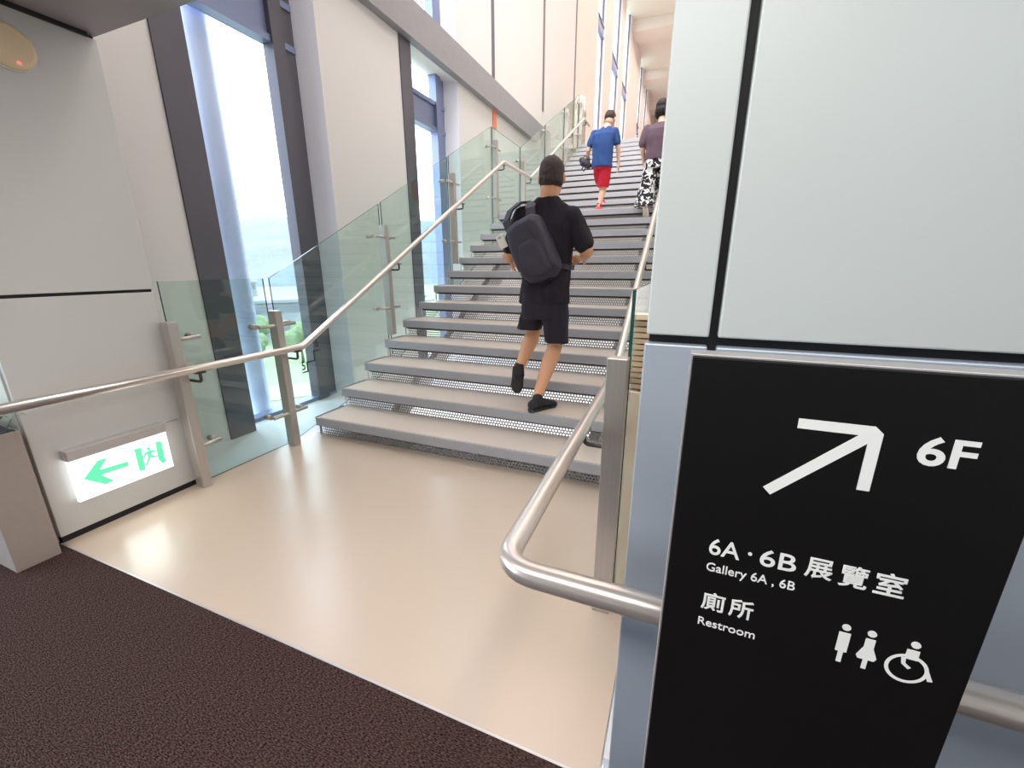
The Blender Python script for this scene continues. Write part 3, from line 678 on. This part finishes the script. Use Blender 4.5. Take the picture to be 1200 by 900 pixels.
# shorts
b = bm_new()
rings_loft(b, [((-.945, 2.985, 1.0), .165, .120), ((-.945, 2.985, 1.08), .178, .126), ((-.945, 2.98, 1.19), .170, .115)])
rings_loft(b, [((-1.105, 3.11, .895), .098, .105), ((-1.07, 3.06, .98), .098, .11), ((-1.02, 3.0, 1.10), .095, .115)])
rings_loft(b, [((-.850, 3.0, .815), .094, .100), ((-.858, 3.0, .95), .096, .108), ((-.865, 2.99, 1.10), .095, .115)])
remeshed('shorts', b, M['shorts_cloth'], mn, .008, 4, .012, 8, off=-O)
shoe(mn, O, (-.962, 2.735, 2 * RS), (-.835, 2.975, 2 * RS), (0, 0, 1), 1.0, M['shoe_black'], M['sole_dark'])
shoe(mn, O, (-1.10, 2.825, .640), (-1.145, 2.915, .405), (0, .95, .35), 1.0, M['shoe_black'], M['sole_dark'])
for c in ((-.925, 2.80, .425), (-1.108, 2.885, .60)):
    b = bm_new(); limb(b, [c, (c[0], c[1], c[2] - .04)], [.041, .043]); obj('sock', b, M['shoe_black'], mn, off=-O, smooth=True)
# ---- the bag on his back ----
BO = V((-.97, 2.80, 1.47))
bgx = thing('shoulder_bag', 'dark charcoal sling backpack worn across the back of the climbing man', 'bag', BO)
out = [(-1.165, 1.61), (-1.10, 1.665), (-1.0, 1.715), (-.935, 1.70), (-.89, 1.63), (-.85, 1.54), (-.805, 1.44), (-.775, 1.365), (-.82, 1.30), (-.90, 1.262), (-.985, 1.245), (-1.05, 1.29), (-1.10, 1.38), (-1.14, 1.48)]
def inflate(out, ylist, c):
    b = bm_new(); R = []
    for y, s_ in ylist: R.append([b.verts.new((c[0] + (x - c[0]) * s_, y, c[1] + (z - c[1]) * s_)) for x, z in out])
    n = len(out)
    for i in range(len(R) - 1):
        for k in range(n): b.faces.new((R[i][k], R[i][(k + 1) % n], R[i + 1][(k + 1) % n], R[i + 1][k]))
    b.faces.new(R[0][::-1]); b.faces.new(R[-1]); return b
b = inflate(out, [(2.725, .55), (2.735, .80), (2.765, .95), (2.82, 1.0), (2.862, .98), (2.875, .9)], (-.97, 1.47)); remeshed('bag_body', b, M['bag_cloth'], bgx, .007, 10, .009, 9, off=-BO)
pk = [(-.97 + (x + .97) * .62 + .03, 1.47 + (z - 1.47) * .55 - .05) for x, z in out]
b = inflate(pk, [(2.705, .6), (2.712, .9), (2.735, 1.0), (2.77, 1.0)], (-.94, 1.42)); remeshed('front_pocket', b, M['bag_cloth'], bgx, .007, 6, .004, 12, off=-BO)
b = bm_new(); tube(b, [(-.99, 2.722, 1.60), (-.93, 2.716, 1.56), (-.88, 2.725, 1.47), (-.85, 2.74, 1.40)], .004, 6); obj('zipper', b, M['sole_dark'], bgx, off=-BO)
def ribbon(pts, w_, th, nv):
    b = bm_new(); pts = [V(p) for p in pts]; rows = []
    for i, p in enumerate(pts):
        t_ = (pts[min(i + 1, len(pts) - 1)] - pts[max(i - 1, 0)]).normalized(); nn = V(nv[i]).normalized(); lt = t_.cross(nn).normalized()
        rows.append([b.verts.new(p + lt * a + nn * c) for a, c in ((-w_, 0), (w_, 0), (w_, th), (-w_, th))])
    for i in range(len(rows) - 1):
        for k in range(4): b.faces.new((rows[i][k], rows[i][(k + 1) % 4], rows[i + 1][(k + 1) % 4], rows[i + 1][k]))
    b.faces.new(rows[0][::-1]); b.faces.new(rows[-1]); return b
b = ribbon([(-1.0, 2.84, 1.68), (-1.02, 2.87, 1.75), (-1.03, 2.93, 1.79), (-1.035, 2.99, 1.80), (-1.04, 3.06, 1.77), (-1.03, 3.11, 1.68), (-1.0, 3.12, 1.55)], .034, .012, [(0, -1, .2), (0, -1, .6), (0, -.4, 1), (0, 0, 1), (0, .6, 1), (0, 1, .3), (0, 1, 0)]); obj('strap', b, M['bag_cloth'], bgx, off=-BO)
b = ribbon([(-1.14, 2.80, 1.61), (-1.17, 2.81, 1.66), (-1.165, 2.87, 1.735), (-1.12, 2.93, 1.79), (-1.08, 2.99, 1.80)], .030, .014, [(-.5, -1, .2), (-.6, -1, .5), (-.5, -.6, 1), (-.2, -.3, 1), (0, 0, 1)]); obj('strap', b, M['bag_cloth'], bgx, off=-BO)
b = ribbon([(-.80, 2.84, 1.38), (-.765, 2.86, 1.37), (-.745, 2.93, 1.36), (-.742, 3.02, 1.36)], .016, .006, [(0, -1, 0), (.5, -1, 0), (1, -.3, 0), (1, 0, 0)]); obj('waist_strap', b, M['bag_cloth'], bgx, off=-BO)
b = bm_new(); tube(b, [(-.78, 2.82, 1.36), (-.83, 2.80, 1.30), (-.90, 2.785, 1.262), (-.985, 2.80, 1.235), (-1.04, 2.82, 1.27)], .005, 6); obj('hem_cord', b, M['black_cloth'], bgx, off=-BO)
b = bm_new(); tube(b, [(-1.02, 2.755, 1.385), (-1.035, 2.745, 1.36), (-1.03, 2.75, 1.34), (-1.05, 2.755, 1.325)], .006, 8); obj('buckle', b, M['alu'], bgx, off=-BO)
# phone in the left hand
ph = thing('phone', 'small white handset at the left hand of the man in black', 'phone', (-1.205, 2.80, 1.535)); ph.rotation_euler = (math.radians(8), math.radians(-24), 0)
b = bm_new(); box(b, -.030, .030, -.006, .006, -.046, .046, 0, .005); obj('shell', b, M['phone'], ph)
b = bm_new(); box(b, -.012, .012, -.0075, -.0055, .022, .038, 0, .0008); obj('camera_bump', b, M['alu'], ph)

# ---- boy in blue ----
O = V((-1.27, 6.6, 13 * RS)); k_ = .80
by_ = thing('person', 'person in blue T-shirt and red shorts on the mid landing carrying a dark pouch', 'person', O)
def P(x, y, z): return O + V((x, y, z))
b = bm_new(); hf, he = head(b, P(.07, .10, 1.225), .98, -.15, .50)
limb(b, [P(.03, .03, 1.07), P(.05, .06, 1.13), P(.065, .10, 1.19)], [.062, .054, .054])
sL, sR = P(-.125, .03, 1.05), P(.16, .03, 1.05); eL, eR = P(-.20, .0, .84), P(.215, .05, .84); wL, wR = P(-.235, .13, .735), P(.225, .10, .655)
for a, e_, w_ in ((sL, eL, wL), (sR, eR, wR)): limb(b, [a, a.lerp(e_, .5), e_, w_], [.044, .038, .031, .022])
hand(b, wL, V((-.1, .5, -.5)), V((-1, 0, 0)), -1, .82, .7); hand(b, wR, V((.05, .1, -1)), V((1, 0, 0)), 1, .82, .35)
hL, hR = P(-.055, .02, .66), P(.075, .02, .66); kL, kR = P(-.035, .30, .46), P(.05, .07, .40); aL, aR = P(-.03, .28, .24), P(-.005, -.01, .085)
for h, q, a in ((hL, kL, aL), (hR, kR, aR)): limb(b, [h, h.lerp(q, .5), q, q.lerp(a, .35), a], [.075, .062, .045, .046, .028])
limb(b, [aR, P(-.005, .0, .04)], [.028, .026])
rings_loft(b, [(P(0, .02, .62), .10, .075), (P(.0, .01, .85), .10, .075), (P(.01, .02, 1.02), .11, .07)])
remeshed('body', b, M['skin_fair'], by_, .006, 3, off=-O); face_bits(by_, hf, he, .98, O)
b = bm_new()
for (x, y, z, r) in ((0, -.012, .036, (.079, .098, .085)), (0, -.030, .012, (.076, .080, .066))): ell(b, hf(x, y, z), tuple(q * .98 for q in r), tuple(he), 20, 14)
remeshed('hair', b, M['hair'], by_, .006, 2, .003, 60, off=-O)
b = bm_new()
rings_loft(b, [(P(.005, .015, .60), .150, .105), (P(.005, .01, .75), .145, .10), (P(.005, .0, .90), .150, .10), (P(.015, .01, 1.02), .158, .092), (P(.02, .03, 1.075), .125, .072), (P(.03, .04, 1.10), .078, .066), (P(.035, .045, 1.12), .062, .056)])
for a, e_ in ((sL, eL), (sR, eR)): limb(b, [a, a.lerp(e_, .62)], [.056, .056])
remeshed('t_shirt', b, M['blue_cloth'], by_, .007, 4, .008, 10, off=-O)
b = bm_new()
rings_loft(b, [(P(.005, .02, .58), .120, .095), (P(.005, .02, .68), .130, .095)]); rings_loft(b, [(P(.03, .045, .345), .082, .085), (P(.045, .04, .50), .088, .09), (P(.06, .03, .64), .085, .09)]); rings_loft(b, [(P(-.04, .20, .42), .07, .085), (P(-.045, .13, .52), .08, .09), (P(-.05, .05, .64), .08, .09)])
remeshed('shorts', b, M['red_cloth'], by_, .007, 4, .007, 10, off=-O)
shoe(by_, O, P(-.025, -.07, 0), P(.05, .15, 0), (0, 0, 1), .85, M['shoe_red'], M['sole_white']); shoe(by_, O, P(-.03, .24, .165 - .0), P(-.03, .46, .165), (0, 0, 1), .85, M['shoe_red'], M['sole_white'])
b = bm_new(); limb(b, [P(-.003, .0, .11), P(-.003, .0, .07)], [.034, .035]); obj('sock', b, M['red_cloth'], by_, off=-O, smooth=True)
CO = P(-.25, .06, .66)
cp = thing('camera_pouch', 'dark purple-black pouch hanging from the hand of the boy in blue', 'pouch', CO)
b = bm_new(); ell(b, (0, 0, .03), (.085, .06, .062), (0, .4, 0)); ell(b, (-.055, 0, .075), (.04, .04, .035)); ell(b, (.05, 0, -.01), (.05, .05, .04)); remeshed('pouch_body', b, M['bag_cloth'], cp, .006, 4, .008, 20)
b = bm_new(); tube(b, [(-.02, -.02, -.01), (-.045, -.03, -.06), (-.01, -.03, -.085), (.01, -.02, -.03)], .010, 8); obj('strap', b, M['bag_cloth'], cp)
b = bm_new(); tube(b, [(-.05, 0, .09), (-.02, .03, .13), (.04, .04, .12), (.06, .02, .06)], .008, 8); obj('handle', b, M['bag_cloth'], cp)

# ---- woman in printed trousers ----
O = V((-.47, 6.13, 12 * RS))
wm = thing('person', 'person with dark bobbed hair, mauve top and black-and-white printed trousers beside the wall', 'person', O)
b = bm_new(); hf, he = head(b, P(.005, .10, 1.285), .94, 0, .22)
limb(b, [P(.01, .03, 1.10), P(.01, .06, 1.18), P(.01, .08, 1.24)], [.052, .043, .043])
sL, sR = P(-.155, .03, 1.06), P(.17, .03, 1.06); eL, eR = P(-.195, .02, .83), P(.215, .02, .83); wL, wR = P(-.165, .10, .66), P(.20, .12, .66)
for a, e_, w_ in ((sL, eL, wL), (sR, eR, wR)): limb(b, [a, a.lerp(e_, .5), e_, w_], [.042, .037, .030, .021])
hand(b, wL, V((.05, .25, -.9)), V((-1, 0, 0)), -1, .82, .4); hand(b, wR, V((-.05, .25, -.9)), V((1, 0, 0)), 1, .82, .4)
hL, hR = P(-.07, .02, .70), P(.08, .02, .70); kL, kR = P(-.08, .12, .40), P(.09, .20, .44); aL, aR = P(-.095, -.07, .14), P(.09, .22, .24)
for h, q, a in ((hL, kL, aL), (hR, kR, aR)): limb(b, [h, q, q.lerp(a, .35), a], [.075, .048, .045, .028])
rings_loft(b, [(P(0, .02, .66), .11, .08), (P(.0, .01, .88), .10, .075), (P(.005, .02, 1.04), .12, .07)])
remeshed('body', b, M['skin_fair'], wm, .006, 3, off=-O); face_bits(wm, hf, he, .94, O)
b = bm_new()
for (x, y, z, r) in ((0, -.014, .034, (.088, .106, .092)), (0, -.034, -.03, (.090, .082, .080)), (-.06, -.01, -.03, (.034, .060, .085)), (.06, -.01, -.03, (.034, .060, .085))): ell(b, hf(x, y, z), tuple(q * .97 for q in r), tuple(he), 20, 14)
remeshed('hair', b, M['hair_black'], wm, .006, 3, .003, 50, off=-O)
b = bm_new()
rings_loft(b, [(P(.005, .015, .70), .165, .115), (P(.005, .01, .82), .160, .11), (P(.005, .005, .94), .165, .108), (P(.008, .01, 1.04), .172, .098), (P(.01, .03, 1.095), .13, .076), (P(.01, .04, 1.125), .066, .055)])
for a, e_ in ((sL, eL), (sR, eR)): limb(b, [a, a.lerp(e_, .66)], [.062, .070])
remeshed('t_shirt', b, M['mauve_cloth'], wm, .007, 4, .008, 10, off=-O)
b = bm_new()
rings_loft(b, [(P(.005, .02, .60), .165, .12), (P(.005, .02, .76), .145, .105)])
rings_loft(b, [(P(-.125, -.05, .14), .118, .115), (P(-.105, .03, .34), .105, .115), (P(-.08, .03, .50), .10, .115), (P(-.065, .02, .68), .09, .10)])
rings_loft(b, [(P(.10, .17, .24), .115, .115), (P(.09, .12, .42), .10, .115), (P(.075, .06, .66), .09, .10)])
remeshed('trousers', b, M['pattern_cloth'], wm, .007, 4, .014, 9, off=-O)
shoe(wm, O, P(-.10, -.095, .155), P(-.085, .02, .0), (0, .75, .65), .85, M['shoe_pale'], M['sole_white']); shoe(wm, O, P(.09, .19, .165), P(.09, .41, .165), (0, 0, 1), .85, M['shoe_pale'], M['sole_white'])
